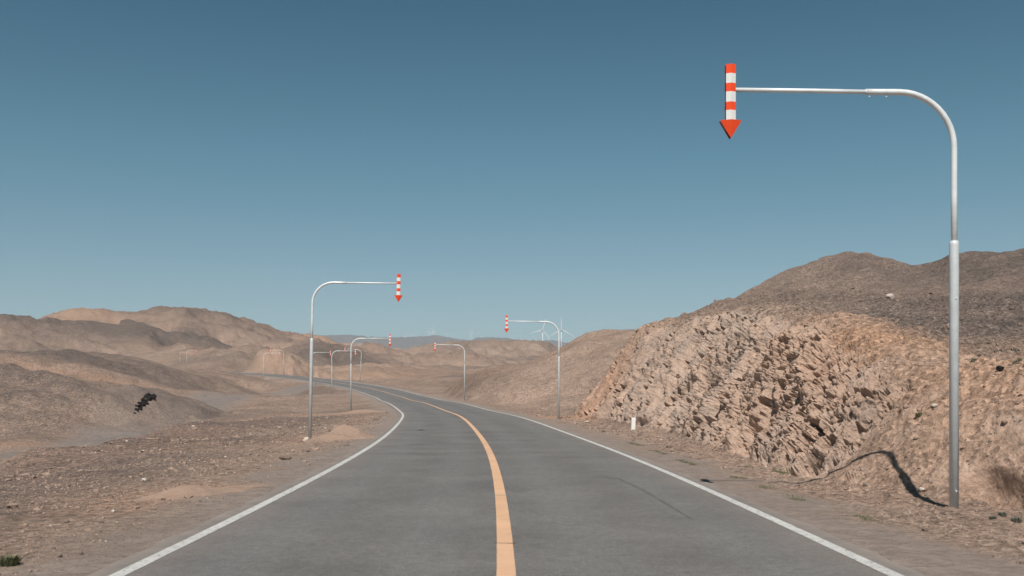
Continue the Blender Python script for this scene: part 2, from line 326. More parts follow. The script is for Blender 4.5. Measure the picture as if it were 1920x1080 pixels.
def ground_material():
    M = N('desert soil'); co = M.n('ShaderNodeNewGeometry').outputs['Position']
    fine = M.noise(co, 9, 6, .7); peb = M.n('ShaderNodeTexVoronoi', Scale=11.0); M.l(co, peb.inputs['Vector'])
    peb2 = M.n('ShaderNodeTexVoronoi', Scale=34.0); M.l(co, peb2.inputs['Vector'])
    med = M.noise(co, 1.1, 6, .65); big = M.noise(co, .05, 6, .6)
    col = M.mix(M.ramp(med, [(.3, 0), (.7, 1)]), (.32, .222, .168), (.42, .31, .245))
    far_v = M.noise(co, .045, 14, .74, .6)
    col = M.mix(.9, col, M.ramp(far_v, [(.32, .48), (.47, .95), (.53, 1.05), (.68, 1.42)]), 'MULTIPLY')
    col = M.mix(.55, col, M.ramp(M.noise(co, .45, 10, .8), [(.32, .55), (.5, 1), (.68, 1.35)]), 'MULTIPLY')
    col = M.mix(M.ramp(big, [(.35, 0), (.65, .5)]), col, (.33, .225, .17))
    col = M.mix(M.attr('sand'), col, (.52, .31, .20))
    col = M.mix(M.math('MULTIPLY', M.attr('red'), .6), col, (.33, .20, .15))
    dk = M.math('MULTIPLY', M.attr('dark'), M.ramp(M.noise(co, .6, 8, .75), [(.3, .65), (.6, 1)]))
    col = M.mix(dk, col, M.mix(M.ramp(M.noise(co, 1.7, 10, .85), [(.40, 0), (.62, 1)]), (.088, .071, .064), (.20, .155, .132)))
    gr = M.math('MULTIPLY', M.attr('grav'), M.ramp(M.noise(co, 2.6, 7, .75), [(.35, .25), (.6, 1)]))
    col = M.mix(M.math('MULTIPLY', gr, .92), col, (.128, .106, .096))
    # individual pebbles and flecks
    fl = M.ramp(peb.outputs['Color'], [(0, .35), (.5, 1.0), (1, 1.65)])
    flm = M.math('MULTIPLY', M.math('SUBTRACT', 1.0, M.math('MULTIPLY', M.attr('dust'), .6)), .8)
    col = M.mix(flm, col, fl, 'MULTIPLY')
    fl2 = M.ramp(peb2.outputs['Color'], [(0, .5), (.5, 1.0), (1, 1.4)])
    col = M.mix(.5, col, fl2, 'MULTIPLY')
    sp = M.ramp(M.noise(co, 5, 8, .8), [(.25, .45), (.5, 1), (.75, 1.3)])
    col = M.mix(.6, col, sp, 'MULTIPLY')
    peb3 = M.n('ShaderNodeTexVoronoi', Scale=85.0); M.l(co, peb3.inputs['Vector']); col = M.mix(.45, col, M.ramp(peb3.outputs['Color'], [(0, .45), (.5, 1.0), (1, 1.5)]), 'MULTIPLY')
    dustc = M.mix(M.ramp(M.noise(co, 3, 5), [(.35, 0), (.65, 1)]), (.27, .22, .19), (.35, .285, .245))
    col = M.mix(M.math('MULTIPLY', M.attr('dust'), .85), col, dustc)
    col = M.mix(M.math('MULTIPLY', M.attr('track'), .8), col, M.mix(M.ramp(M.noise(co, 1.3, 6, .7), [(.35, 0), (.65, 1)]), (.20, .17, .155), (.27, .23, .205)))
    # bare rock of the cutting
    rk = M.noise(co, 2.2, 10, .7, 1.5); v = M.n('ShaderNodeMapping'); v.inputs['Scale'].default_value = (1, 1, .45); v.inputs['Rotation'].default_value = (0, .5, 0); M.l(co, v.inputs['Vector'])
    rs = M.noise(v.outputs[0], 3.5, 9, .72, .8)
    rc = M.ramp(rk, [(.28, (.36, .265, .21)), (.42, (.52, .37, .285)), (.55, (.58, .415, .32)), (.72, (.54, .415, .335))])
    rc = M.mix(M.ramp(rs, [(.33, .5), (.42, 0)]), rc, (.42, .31, .245))
    st = M.ramp(M.noise(co, .55, 6, .7), [(.46, 0), (.66, .5)])
    rc = M.mix(st, rc, (.42, .36, .32))
    rc = M.mix(M.ramp(M.noise(co, .28, 7, .75, .4), [(.50, 0), (.70, .38)]), rc, (.28, .215, .175))
    rc = M.mix(.6, rc, M.ramp(M.noise(co, 7, 8, .8), [(.3, .62), (.5, 1), (.7, 1.25)]), 'MULTIPLY')
    rc = M.mix(M.math('MULTIPLY', M.attr('sand'), .6), rc, (.56, .32, .21))
    col = M.mix(M.ramp(M.attr('rock'), [(.2, 0), (.6, 1)]), col, rc)
    col = M.mix(.4, col, M.ramp(fine, [(.3, .6), (.7, 1.35)]), 'MULTIPLY')
    M.l(col, M.b.inputs['Base Color']); M.b.inputs['Roughness'].default_value = .95; M.b.inputs['Specular IOR Level'].default_value = .15
    nb = M.bump(M.noise(co, .12, 12, .72), .6, 1.3)
    nb = M.bump(M.noise(co, 3, 7, .7), .7, .10, nb)
    nb = M.bump(peb.outputs['Distance'], .45, .035, nb)
    nb = M.bump(fine, .5, .02, nb)
    M.l(nb, M.b.inputs['Normal']); return M.m
def asphalt():
    M = N('worn asphalt'); co = M.n('ShaderNodeNewGeometry').outputs['Position']; U = M.attr('u')
    g = M.noise(co, 60, 4, .8); p = M.n('ShaderNodeTexVoronoi', Scale=70.0); M.l(co, p.inputs['Vector'])
    base = M.mix(M.ramp(M.noise(co, .5, 5, .6), [(.3, 0), (.7, 1)]), (.132, .123, .117), (.183, .171, .161))
    # wheel paths polished a little paler
    au = M.math('ABSOLUTE', U); w1 = M.math('ABSOLUTE', M.math('SUBTRACT', au, .85)); w2 = M.math('ABSOLUTE', M.math('SUBTRACT', au, 2.55))
    wm = M.ramp(M.math('MINIMUM', w1, w2), [(.15, 1), (.55, 0)])
    base = M.mix(M.math('MULTIPLY', wm, .30), base, (.20, .195, .187))
    base = M.mix(.75, base, M.ramp(g, [(.25, .55), (.5, 1), (.75, 1.45)]), 'MULTIPLY')
    base = M.mix(.5, base, M.ramp(p.outputs['Color'], [(0, .55), (1, 1.5)]), 'MULTIPLY')
    lf = M.ramp(M.noise(co, 9, 5, .7), [(.3, .80), (.7, 1.20)]); base = M.mix(.8, base, lf, 'MULTIPLY')
    ed = M.ramp(M.math('ADD', au, M.math('MULTIPLY', M.noise(co, 1.5, 6, .7), .9)), [(0, 0), (.755, 0), (.9, 1)])
    M2 = M.math('DIVIDE', M.math('ADD', au, M.math('MULTIPLY', M.noise(co, 1.5, 6, .7), .9)), 5.2)
    ed = M.ramp(M2, [(.62, 0), (.76, .35), (.82, .9)])
    base = M.mix(ed, base, (.32, .262, .225))
    M.l(base, M.b.inputs['Base Color']); M.b.inputs['Roughness'].default_value = .8; M.b.inputs['Specular IOR Level'].default_value = .3
    M.l(M.bump(p.outputs['Distance'], .35, .006), M.b.inputs['Normal']); return M.m
def paint(name, c, wear):
    M = N(name); co = M.n('ShaderNodeNewGeometry').outputs['Position']
    k = M.ramp(M.noise(co, 14, 8, .8), [(wear - .06, 1), (wear + .05, 0)])
    v = M.mix(.5, c, M.ramp(M.noise(co, 1.3, 6, .7), [(.3, .72), (.7, 1.12)]), 'MULTIPLY')
    v = M.mix(.35, v, M.ramp(M.noise(co, 80, 3, .7), [(.3, .7), (.7, 1.2)]), 'MULTIPLY')
    v = M.mix(k, v, (.16, .15, .14))
    M.l(v, M.b.inputs['Base Color']); M.b.inputs['Roughness'].default_value = .75; M.b.inputs['Specular IOR Level'].default_value = .3; return M.m
def metal(name, c, metallic=.35, rough=.42):
    M = N(name); co = M.n('ShaderNodeTexCoord').outputs['Object']
    v = M.mix(.6, c, M.ramp(M.noise(co, 6, 6, .7), [(.3, .78), (.7, 1.12)]), 'MULTIPLY')
    d = M.ramp(M.noise(co, 30, 5, .8), [(.30, 1), (.38, 0)]); v = M.mix(M.math('MULTIPLY', d, .3), v, (.25, .2, .17))
    M.l(v, M.b.inputs['Base Color']); M.b.inputs['Metallic'].default_value = metallic
    M.l(M.ramp(M.noise(co, 9, 4), [(.3, rough - .08), (.7, rough + .12)]), M.b.inputs['Roughness']); return M.m
def plain(name, c, rough=.6, var=.15, scale=20, spec=.4):
    M = N(name); co = M.n('ShaderNodeTexCoord').outputs['Object']
    v = M.mix(1.0, c, M.ramp(M.noise(co, scale, 6, .7), [(.3, 1 - var), (.7, 1 + var)]), 'MULTIPLY')
    M.l(v, M.b.inputs['Base Color']); M.b.inputs['Roughness'].default_value = rough; M.b.inputs['Specular IOR Level'].default_value = spec; return M.m
def stone_mat(name, c1, c2):
    M = N(name); co = M.n('ShaderNodeNewGeometry').outputs['Position']
    v = M.mix(M.ramp(M.noise(co, .9, 4, .7), [(.35, 0), (.65, 1)]), c1, c2)
    v = M.mix(M.ramp(M.noise(co, 6, 2, .5), [(.3, 0), (.7, 1)]), v, M.mix(.12 if c1[0] > .1 else 0.0, c1, (.6, .48, .40)))
    v = M.mix(.7, v, M.ramp(M.noise(co, 25, 5, .8), [(.3, .6), (.7, 1.3)]), 'MULTIPLY')
    M.l(v, M.b.inputs['Base Color']); M.b.inputs['Roughness'].default_value = .95; M.b.inputs['Specular IOR Level'].default_value = .15
    M.l(M.bump(M.noise(co, 30, 6, .7), .6, .02), M.b.inputs['Normal']); return M.m
MG = ground_material(); MA = asphalt()
MW = paint('white road paint', (.60, .585, .555), .425); MY = paint('yellow road paint', (.72, .44, .27), .34)
MS = metal('galvanised steel', (.78, .80, .80), .10, .45); MSG = metal('grey sleeve steel', (.66, .69, .70), .12, .5)
MRED = plain('red reflective sheet', (.93, .085, .022), .35, .06, 8); MWH = plain('white reflective sheet', (.80, .80, .77), .35, .05, 8); MBK = plain('dark sign back', (.02, .022, .025), .6)
MTW = plain('white turbine paint', (.66, .68, .68), .5, .03, .05); MPOST = plain('white painted concrete', (.82, .81, .78), .8, .08, 30)
MST = stone_mat('mixed stones', (.36, .25, .19), (.20, .16, .14)); MSTP = stone_mat('pale stone', (.62, .55, .48), (.5, .42, .36)); MSTD = stone_mat('dark stone', (.022, .020, .019), (.035, .030, .028)); MSTB = stone_mat('brown stone', (.20, .15, .12), (.15, .12, .11))  # dark stone: real black stone, and the left hollow's shade painted black
MSAND = None
def sand_material():
    M = N('blown orange sand'); co = M.n('ShaderNodeNewGeometry').outputs['Position']
    v = M.mix(M.ramp(M.noise(co, 1.2, 6, .7), [(.35, 0), (.65, 1)]), (.365, .25, .187), (.30, .215, .168))
    v = M.mix(.5, v, M.ramp(M.noise(co, 14, 6, .8), [(.3, .7), (.7, 1.2)]), 'MULTIPLY')
    M.l(v, M.b.inputs['Base Color']); M.b.inputs['Roughness'].default_value = .95; M.b.inputs['Specular IOR Level'].default_value = .1
    M.l(M.bump(M.noise(co, 7, 6, .7), .5, .05), M.b.inputs['Normal']); return M.m
MSAND = sand_material()
def grass_mat(name, c1, c2):
    M = N(name); co = M.n('ShaderNodeNewGeometry').outputs['Position']
    M.l(M.mix(M.ramp(M.noise(co, 15, 3), [(.3, 0), (.7, 1)]), c1, c2), M.b.inputs['Base Color']); M.b.inputs['Roughness'].default_value = .8; return M.m
MGR = grass_mat('dry green grass', (.075, .10, .04), (.17, .17, .085)); MGB = grass_mat('grey green shrub', (.10, .115, .08), (.19, .18, .14))
# ------------------------------------------------------------------ terrain sheet, fine inside the view, split into its kinds of ground
def terrain():
    a = np.concatenate([np.linspace(-70, -32, 50)[:-1], np.linspace(-32, 32, 1150), np.linspace(32, 70, 50)[1:]])
    a = np.radians(a)
    r = np.concatenate([[.5], np.geomspace(1.5, 8, 90)[:-1], np.geomspace(8, 9000, 1300)])
    nA, nR = len(a), len(r)
    R, A = np.meshgrid(r, a, indexing='ij'); x = (R * np.sin(A)).ravel(); y = (R * np.cos(A)).ravel()
    z, I = height(x, y, True)
    P, trk = paints(x, y, z, I)
    # make room below the separately modelled rock face and below the asphalt
    inpatch = sstep(4.9, 5.6, I['u']) * (1 - sstep(20.5, 22, I['u'])) * sstep(8.3, 9.5, I['s'] + 6) * (1 - sstep(78, 84, I['s'] + 6))
    z = z - .9 * inpatch
    z = z - .08 * (1 - sstep(3.45, 3.6, np.abs(I['u']))) * (I['s'] < 900)
    # behind and below the camera keep level
    q = np.arange(nR - 1)[:, None] * nA + np.arange(nA - 1)[None]
    q = q.ravel(); faces = np.stack([q, q + 1, q + nA + 1, q + nA], 1)[:, ::-1]
    d = I['d']; hm = (I['hill'] > I['base'] + .4) | (d > 260)
    cls = np.where(d > 4500, 3, np.where(hm, 2, np.where(trk > .5, 1, 0)))
    fc = cls[q]; V = np.stack([x, y, z], 1)
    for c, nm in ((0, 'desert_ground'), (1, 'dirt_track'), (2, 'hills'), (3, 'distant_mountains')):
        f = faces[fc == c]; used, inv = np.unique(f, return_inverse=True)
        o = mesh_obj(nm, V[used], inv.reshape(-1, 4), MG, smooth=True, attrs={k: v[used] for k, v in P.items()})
        o['kind'] = 'structure'
terrain()
# ------------------------------------------------------------------ the rock face: road-following sheet with real relief
def hillside():
    inv = np.linspace(1 / 8.5, 1 / 84, 900); dd = 1 / inv            # finer near the camera
    t = np.linspace(0, 1, 760)
    uu = np.interp(t, [0, .10, .72, 1], [4.8, 5.8, 12.5, 22.2])
    D, U = np.meshgrid(dd, uu, indexing='ij'); s = (D - 6).ravel(); u = U.ravel()
    cx = np.interp(s, RS, rx); cy = np.interp(s, RS, ry); nx_ = np.interp(s, RS, rnx); ny_ = np.interp(s, RS, rny)
    x = cx + nx_ * u; y = cy + ny_ * u
    z, I = height(x, y, True); P, _ = paints(x, y, z, I)
    nD, nU = len(dd), len(uu)
    G = np.stack([x, y, z], 1).reshape(nD, nU, 3)
    # smooth normals of the undisplaced face
    ax = np.gradient(G, axis=0); bx = np.gradient(G, axis=1); nn = np.cross(bx, ax); nn /= np.linalg.norm(nn, axis=2)[..., None]
    nn *= np.sign(nn[..., 2:3]); nn = nn.reshape(-1, 3)
    face = I['face']; edge = sstep(0, .06, t)[None] * (1 - sstep(.9, 1, t))[None] * (sstep(8.5, 11, dd) * (1 - sstep(74, 84, dd)))[:, None]; edge = edge.ravel()
    rocky = face * sstep(17.8, 21.5, y + perlin2(x * .6, y * .6) * 1.6 + np.clip(z - 2.2, 0, 5) * .5) * (1 - .8 * sstep(46, 62, y))
    rocky = rocky * (1 - sstep(-1.4, .7, I['cutz'] - I['nat']) * .8)
    rocky = np.maximum(rocky, face * .75 * sstep(14.6, 17, y) * sstep(.12, .40, perlin3(x / 1.0 + 31, y / 1.3, z / .8)))
    pit = np.exp(-((y - 22.8) / 4.6) ** 2) + .40 * np.exp(-((y - 34) / 8) ** 2)
    wx = x + .30 * perlin3(x / .9, y / .9, z / .9) + .10 * perlin3(x / .3, y / .3, z / .3); wy = y + .30 * perlin3(x / .9 + 7, y / .9, z / .9) + .10 * perlin3(x / .3 + 7, y / .3, z / .3); wz = z + .30 * perlin3(x / .9, y / .9 + 9, z / .9) + .10 * perlin3(x / .3, y / .3 + 9, z / .3)
    big = perlin3(x / 3.0, y / 2.6, z / 6.0) * .55 + (.35 - np.abs(perlin3(wx / 1.6, (wy + wz * .25) / 1.3, wz / 6.0)) * 1.6) * .55
    def billow(sc, k=0, st=1.0): return np.abs(perlin3(wx / sc + k, (wy + wz * .15) / (sc * 1.5), wz / (sc * st))) - .22
    f1, f2, cid = cells3(wx / .62, (wy + wz * .2) / .9, wz / .8)
    blk = billow(1.0, 1, 2.2) * .27 + billow(.48, 5, 1.5) * .17 + (cid - .5) * .07
    sm = billow(.23, 9, 1.2) * .11 + billow(.12, 2) * .07 + billow(.065, 7) * .055 * (1 - sstep(30, 50, y))
    fb = perlin3(x / .34, y / .34, z / .4) * .05 + perlin3(x / .11, y / .11, z / .12) * .03
    sparse = sstep(-.05, .35, perlin3(x / 1.6 + 5, y / 1.6, z / 1.6))
    h1 = perlin3(wx / .30 + 3, wy / .36, wz / .30); h2 = perlin3(wx / .14 + 13, wy / .20, wz / .15); h3 = perlin3(wx / .085 + 23, wy / .12, wz / .09)
    hole = -(.60 * sstep(.19, .28, h1) + .24 * sstep(.17, .26, h2) + .09 * sstep(.18, .30, h3)) * np.clip(pit * (.45 + sparse), 0, 1) - .50 * sstep(.27, .35, h1) * sparse
    gul = -.40 * sstep(.25, .5, perlin3(x / 1.3 + 21, y / 1.2, z / 4.0)) * sstep(4.5, .8, z)
    for (cy_, cz_, sy_, sz_, dp, ln) in ((26.7, .95, .28, .55, .9, -.25), (27.6, .75, .5, .22, .6, 0), (34.0, 1.1, .30, .5, .8, -.3), (33.2, .7, .5, .25, .55, 0), (45.5, 1.3, .35, .45, .6, -.5), (42.0, 4.3, .35, .35, .5, .5), (29.5, 3.9, .35, .2, .45, .4), (22.4, 2.0, .2, .5, .6, 0), (21.2, .9, .35, .25, .5, 0), (37, 3.2, .3, .5, .4, -.5), (58.5, .9, .4, .3, .5, .3)):
        gul = gul - dp * np.exp(-((y - cy_ + (z - cz_) * ln) / sy_) ** 2 - ((z - cz_) / sz_) ** 2)
    calm = .34 + .66 * np.clip(pit, 0, 1)
    disp = rocky * (big + (blk + sm) * calm * .85 + fb * 1.15 + hole) + np.clip(face * 1.5, 0, 1) * gul
    soft = (1 - rocky) * (perlin3(x / 1.4, y / 1.4, z / 1.4) * .05 + perlin3(x / .3, y / .3, z / .3) * .035 + perlin3(x / .11, y / .11, z / .11) * .016 + (I['cutz'] > I['nat']) * (perlin3(x / 1.1, y / 1.1, z / 1.1) * .12 + (np.abs(perlin3(x / .5 + 3, y / .5, z / .5)) - .2) * .12 + (np.abs(perlin3(x / .2 + 3, y / .2, z / .2)) - .2) * .07))
    up = sstep(.5, 2, I['cutz'] - I['nat'])
    lump = np.where(up > 0, up * (np.clip(perlin2(x / .8, y / .8), 0, 1) ** 2 * .25), 0)
    disp = (disp + soft + lump) * edge - .0
    V = np.stack([x, y, z], 1) + nn * disp[:, None]
    V[:, 2] -= .03 * (1 - edge)
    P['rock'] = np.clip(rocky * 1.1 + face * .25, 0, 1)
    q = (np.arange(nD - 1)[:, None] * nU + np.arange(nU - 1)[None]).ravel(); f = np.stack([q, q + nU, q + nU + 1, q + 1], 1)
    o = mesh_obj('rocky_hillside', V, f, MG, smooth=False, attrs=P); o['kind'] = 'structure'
    return V
HV = hillside()
def hz(x, y):
    """ground height at one point, on the detailed face where there is one"""
    z, I = height(np.array([x]), np.array([y]), True)
    u, s = I['u'][0], I['s'][0]
    if 4.8 < u < 22 and 8.5 < s + 6 < 84:
        k = np.argmin((HV[:, 0] - x) ** 2 + (HV[:, 1] - y) ** 2); return float(HV[k, 2])
    return float(z[0])
# ------------------------------------------------------------------ road and markings
def ribbon(name, o0, o1, lift, mat, parent=None, n=2, s0=-20, s1=322, wob=0., step=.5, seed=0):
    ss = np.arange(s0, s1, step); ou = np.linspace(0, 1, n)
    S, T = np.meshgrid(ss, ou, indexing='ij')
    a = o0 + wob * perlin2(S * 1.3, S * 0 + seed); b = o1 + wob * perlin2(S * 1.1 + 50, S * 0 + seed)
    U = a + (b - a) * T
    X = np.interp(S, RS, rx) + np.interp(S, RS, rnx) * U; Y = np.interp(S, RS, ry) + np.interp(S, RS, rny) * U
    Z = np.interp(S, RS, rz) + lift
    q = (np.arange(len(ss) - 1)[:, None] * n + np.arange(n - 1)[None]).ravel(); f = np.stack([q, q + 1, q + n + 1, q + n], 1)
    return mesh_obj(name, np.stack([X, Y, Z], 2).reshape(-1, 3), f, mat, parent, smooth=True, attrs={'u': U.ravel()})
road = ribbon('road', -3.70, 3.70, 0.0, MA, n=17, wob=.10); road['kind'] = 'structure'
ribbon('edge_line', -3.49, -3.35, .004, MW, road, wob=.006, step=.25, seed=3)
ribbon('edge_line', 3.35, 3.49, .004, MW, road, wob=.006, step=.25, seed=8)
ribbon('centre_line', -.085, .085, .004, MY, road, wob=.004, step=.25, seed=5)
MTAR = plain('old tar seam', (.075, .07, .068), .8)
def seam(s, u0, u1, wd, lift=.007, slant=0.):
    n = 60; vs_, fs = [], []
    for i in range(n + 1):
        uu = u0 + (u1 - u0) * i / n; s_ = s + slant * i / n + .05 * float(perlin2(np.array([uu * 1.7 + s]), np.array([s]))[0]); ww = wd * (.6 + .7 * abs(float(perlin2(np.array([uu * 6.]), np.array([s * 3]))[0])))
        for t in (-ww, ww):
            S = s_ + t; vs_.append((np.interp(S, RS, rx) + np.interp(S, RS, rnx) * uu, np.interp(S, RS, ry) + np.interp(S, RS, rny) * uu, np.interp(S, RS, rz) + lift))
    for i in range(n): fs.append((2 * i, 2 * i + 1, 2 * i + 3, 2 * i + 2))
    return mesh_obj('tar_seam', vs_, fs, MTAR, road)
seam(26.2 - 6, -3.3, 3.2, .022); seam(30.6 - 6, -2.4, 2.3, .03); seam(15.5 - 6, -.12, .12, .012, .007); seam(10.6 - 6, -.12, .12, .012, .007); seam(38 - 6, -3.2, 1.0, .02)
MTY = plain('tyre scuff', (.132, .126, .120), .85, .25, 3)
def scuff(pts, wd):
    V = []; n = 40; P = np.array(pts)
    for i in range(n + 1):
        t = i / n; s_ = np.interp(t, P[:, 2], P[:, 0]); u_ = np.interp(t, P[:, 2], P[:, 1]); w2 = wd * (.35 + .65 * math.sin(math.pi * t)) * (.7 + .6 * random.random())
        for q in (-w2, w2): V.append((np.interp(s_, RS, rx) + np.interp(s_, RS, rnx) * (u_ + q), np.interp(s_, RS, ry) + np.interp(s_, RS, rny) * (u_ + q), np.interp(s_, RS, rz) + .003))
    mesh_obj('tyre_mark', V, [(2 * i, 2 * i + 1, 2 * i + 3, 2 * i + 2) for i in range(n)], MTY, road)
scuff([(12.6, 2.22, 0), (10.5, 2.36, .4), (6.6, 2.40, 1)], .035); scuff([(12.9, 2.0, 0), (12.2, 2.3, 1)], .02)
# ------------------------------------------------------------------ marker poles with hanging arrow
def tube(pts, rad, seg=16, cap=True):
    P = [Vector(p) for p in pts]; n = len(P); V, Fc = [], []
    if isinstance(rad, (int, float)): rad = [rad] * n
    prev = None
    for i, p in enumerate(P):
        t = (P[min(i + 1, n - 1)] - P[max(i - 1, 0)]).normalized()
        if prev is None: a = t.orthogonal().normalized()
        else: a = (prev - t * prev.dot(t)).normalized()
        prev = a; b = t.cross(a)
        for k in range(seg):
            an = 2 * math.pi * k / seg; V.append(p + (a * math.cos(an) + b * math.sin(an)) * rad[i])
    for i in range(n - 1):
        for k in range(seg): Fc.append((i * seg + k, i * seg + (k + 1) % seg, (i + 1) * seg + (k + 1) % seg, (i + 1) * seg + k))
    if cap: Fc.append(tuple(range(seg))[::-1]); Fc.append(tuple((n - 1) * seg + k for k in range(seg)))
    return V, Fc
def join(*parts):
    V, Fc = [], []
    for v, f in parts:
        o = len(V); V += [tuple(p) for p in v]; Fc += [tuple(i + o for i in q) for q in f]
    return V, Fc
def box(cx, cy, cz, sx, sy, sz):
    V = [(cx + a * sx / 2, cy + b * sy / 2, cz + c * sz / 2) for a in (-1, 1) for b in (-1, 1) for c in (-1, 1)]
    return V, [(0, 1, 3, 2), (4, 6, 7, 5), (0, 4, 5, 1), (2, 3, 7, 6), (0, 2, 6, 4), (1, 5, 7, 3)]
AX = -3.16; ZA = 5.90; SL = 3.80
def folded(prof, yc, sgn, t=.012):
    """a board folded along its upright middle; prof = rows (z, half width); sgn +1 faces +y, -1 faces -y"""
    V, Fc = [], []
    for layer in (0, 1):
        for z, hw in prof:
            for k in (-1, 0, 1):
                fold = .030 * (1 - abs(k)) ; y = yc + sgn * (fold - layer * t) - (sgn * .03 * 0)
                if hw != .068: y = yc + sgn * (.34 * hw * (1 - abs(k)) - layer * t + .004)
                V.append((AX + k * hw, y, z))
    n = len(prof) * 3
    for L in (0, 1):
        for i in range(len(prof) - 1):
            for k in (0, 1):
                q = (L * n + i * 3 + k, L * n + i * 3 + k + 1, L * n + (i + 1) * 3 + k + 1, L * n + (i + 1) * 3 + k); Fc.append(q if (L == 0) == (sgn > 0) else q[::-1])
    ring = [i * 3 for i in range(len(prof))] + [(len(prof) - 1) * 3 + 1] + [i * 3 + 2 for i in reversed(range(len(prof)))] + [1]
    for a, b in zip(ring, ring[1:] + ring[:1]): Fc.append((a, b, b + n, a + n))
    return V, Fc
def make_pole():
    root = bpy.data.objects.new('marker_pole', None); COL.objects.link(root)
    v, f = tube([(0, 0, -.6), (0, 0, SL - .04), (0, 0, SL), (0, 0, SL + .012)], [.064, .064, .062, .046], 24)
    sl = mesh_obj('pole_sleeve', v, f, MSG, root, smooth=True)
    for zb_ in (3.0, .3): mesh_obj('bolt', *tube([(0, -.061, zb_), (0, -.075, zb_)], .011, 8), MS, sl)
    R = .78; pts = [(0, 0, SL - .3), (0, 0, 4.5), (0, 0, ZA - R)]
    for i in range(1, 13):
        an = math.pi / 2 * i / 12; pts.append((-R + R * math.cos(an), 0, ZA - R + R * math.sin(an)))
    pts += [(-1.0, 0, ZA), (-1.25, 0, ZA)]
    v, f = tube(pts, .042, 20); up = mesh_obj('bent_tube', v, f, MS, root, smooth=True)
    v, f = tube([(-1.15, 0, ZA), (-2.0, 0, ZA + .012), (AX - .02, 0, ZA + .02)], .030, 16); arm = mesh_obj('arm', v, f, MS, root, smooth=True)
    for xx in (-.96, -1.2):
        v, f = tube([(xx, 0, ZA - .036), (xx, 0, ZA - .058), (xx, 0, ZA - .059), (xx, 0, ZA - .072)], [.007, .007, .013, .013], 8); mesh_obj('bolt', v, f, MS, up)
    # two sided arrow: striped shafts and heads, front and back board
    top = 6.265; bands = [0, .128, .263, .383, .525, .641, .782]
    board = None
    for sgn in (-1, 1):
        V, Fc, mi = [], [], []
        for i in range(6):
            z0, z1 = top - bands[i], top - bands[i + 1]
            v, f = folded([(z0, .068), (z1, .068)], sgn * .040, sgn); o = len(V); V += v; Fc += [tuple(k + o for k in q) for q in f]
            mi += [(0 if i % 2 == 0 else 1)] * 2 + [2] * 2 + [(0 if i % 2 == 0 else 1)] * (len(f) - 4)
        sh = mesh_obj('striped_board', V, Fc, [MRED, MWH, MBK], root)
        for p, k in zip(sh.data.polygons, mi): p.material_index = k
        zt = top - .782; v, f = folded([(zt, .152), (zt - .245, .003)], sgn * .040, sgn)
        hd = mesh_obj('arrow_head', v, f, [MRED, MBK], sh)
        for i, p in enumerate(hd.data.polygons):
            if i in (2, 3): p.material_index = 1
    for dz_, a_, b_ in ((.02, .09, .075), (.24, .05, .03), (-.32, .05, .03)): mesh_obj('bracket', *box(AX, 0, ZA + dz_, a_, .067, b_), MBK, root)
    return root
proto = make_pole(); used = [False]
def dup(o, parent=None):
    c = o.copy(); COL.objects.link(c); c.parent = parent
    for ch in [h for h in bpy.data.objects if h.parent == o]: dup(ch, c)
    return c
def put_pole(px, py, d, side, label, sc=1.0, lean=0., lean_x=0.):
    x, y, z = wp(px, py, d); j = int(np.argmin((rx - x) ** 2 + (ry - y) ** 2)); th = rth[j]
    o = dup(proto) if used[0] else proto; used[0] = True
    o.location = (x, y, z); o.scale = (sc, sc, sc)
    o.rotation_euler = (lean_x, lean, (th * .8 if side > 0 else th * .8 + math.pi))
    tag(o, label, 'marker pole', 'bent steel marker poles with arrows along the road'); return o
put_pole(1789, 960, 14.0, 1, 'tall grey bent pole nearest on the right, its arrow high against the sky')
put_pole(1048, 787, 60.0, 1, 'bent steel pole in front of the right rock cutting, wind turbines behind its bend')
put_pole(871, 750, 107.0, 1, 'bent steel pole at the outer bend of the road before brown central hills')
put_pole(675, 715, 187.0, 1, 'thin faded pole beyond the far curve, its arm crossed by a nearer left pole', lean=.05)
put_pole(532, 703, 238.0, 1, 'faint distant pole on the far side of the road below the rocky knoll')
put_pole(581, 828, 36.8, -1, 'nearest bent pole on the left gravel, a white stone at its foot', lean=-.018)
put_pole(658, 770, 80.0, -1, 'second bent pole left of the road, its arrow in front of the blue mountains', .985)
put_pole(622, 740, 138.0, -1, 'third bent pole left of the road, standing on the pale embankment', 1.03)
put_pole(584, 727, 166.0, -1, 'fourth left pole, its post seen just behind the nearest left pole')
put_pole(494, 718, 196.0, -1, 'small bent pole standing below the far stretch of road, before the rocky knoll')
put_pole(350, 690, 300.0, -1, 'tiny distant bent pole rising behind the left spur, arm toward the right', .9)
put_pole(337, 688, 335.0, -1, 'tiniest faint pole at the far left end of the row behind the spur', .85)
# ------------------------------------------------------------------ marker stones, rocks, sand heaps
def verge_post(px, py, d, h, label, w_=.085):
    x, y, z = wp(px, py, d)
    root = bpy.data.objects.new('marker_post', None); COL.objects.link(root); root.location = (x, y, z)
    V = []; 
    for zz, k in ((-.15, 1), (h - .03, 1), (h - .008, .88), (h, .7)):
        for a, c in ((-1, -1), (1, -1), (1, 1), (-1, 1)): V.append((a * w_ * k, c * w_ * .7 * k, zz))
    Fc = [(i * 4 + k, i * 4 + (k + 1) % 4, i * 4 + 4 + (k + 1) % 4, i * 4 + 4 + k) for i in range(3) for k in range(4)] + [(12, 13, 14, 15)]
    o = mesh_obj('post', V, Fc, MPOST, root); tag(root, label, 'marker post')
    root.rotation_euler = (.02, .03, .1); return root
verge_post(1187, 803, 43.5, .46, 'short white marker post in the sand at the foot of the right rock cutting')
verge_post(658, 812, 44.0, .30, 'small white marker post behind the orange sand heap left of the road', .045)
import bmesh
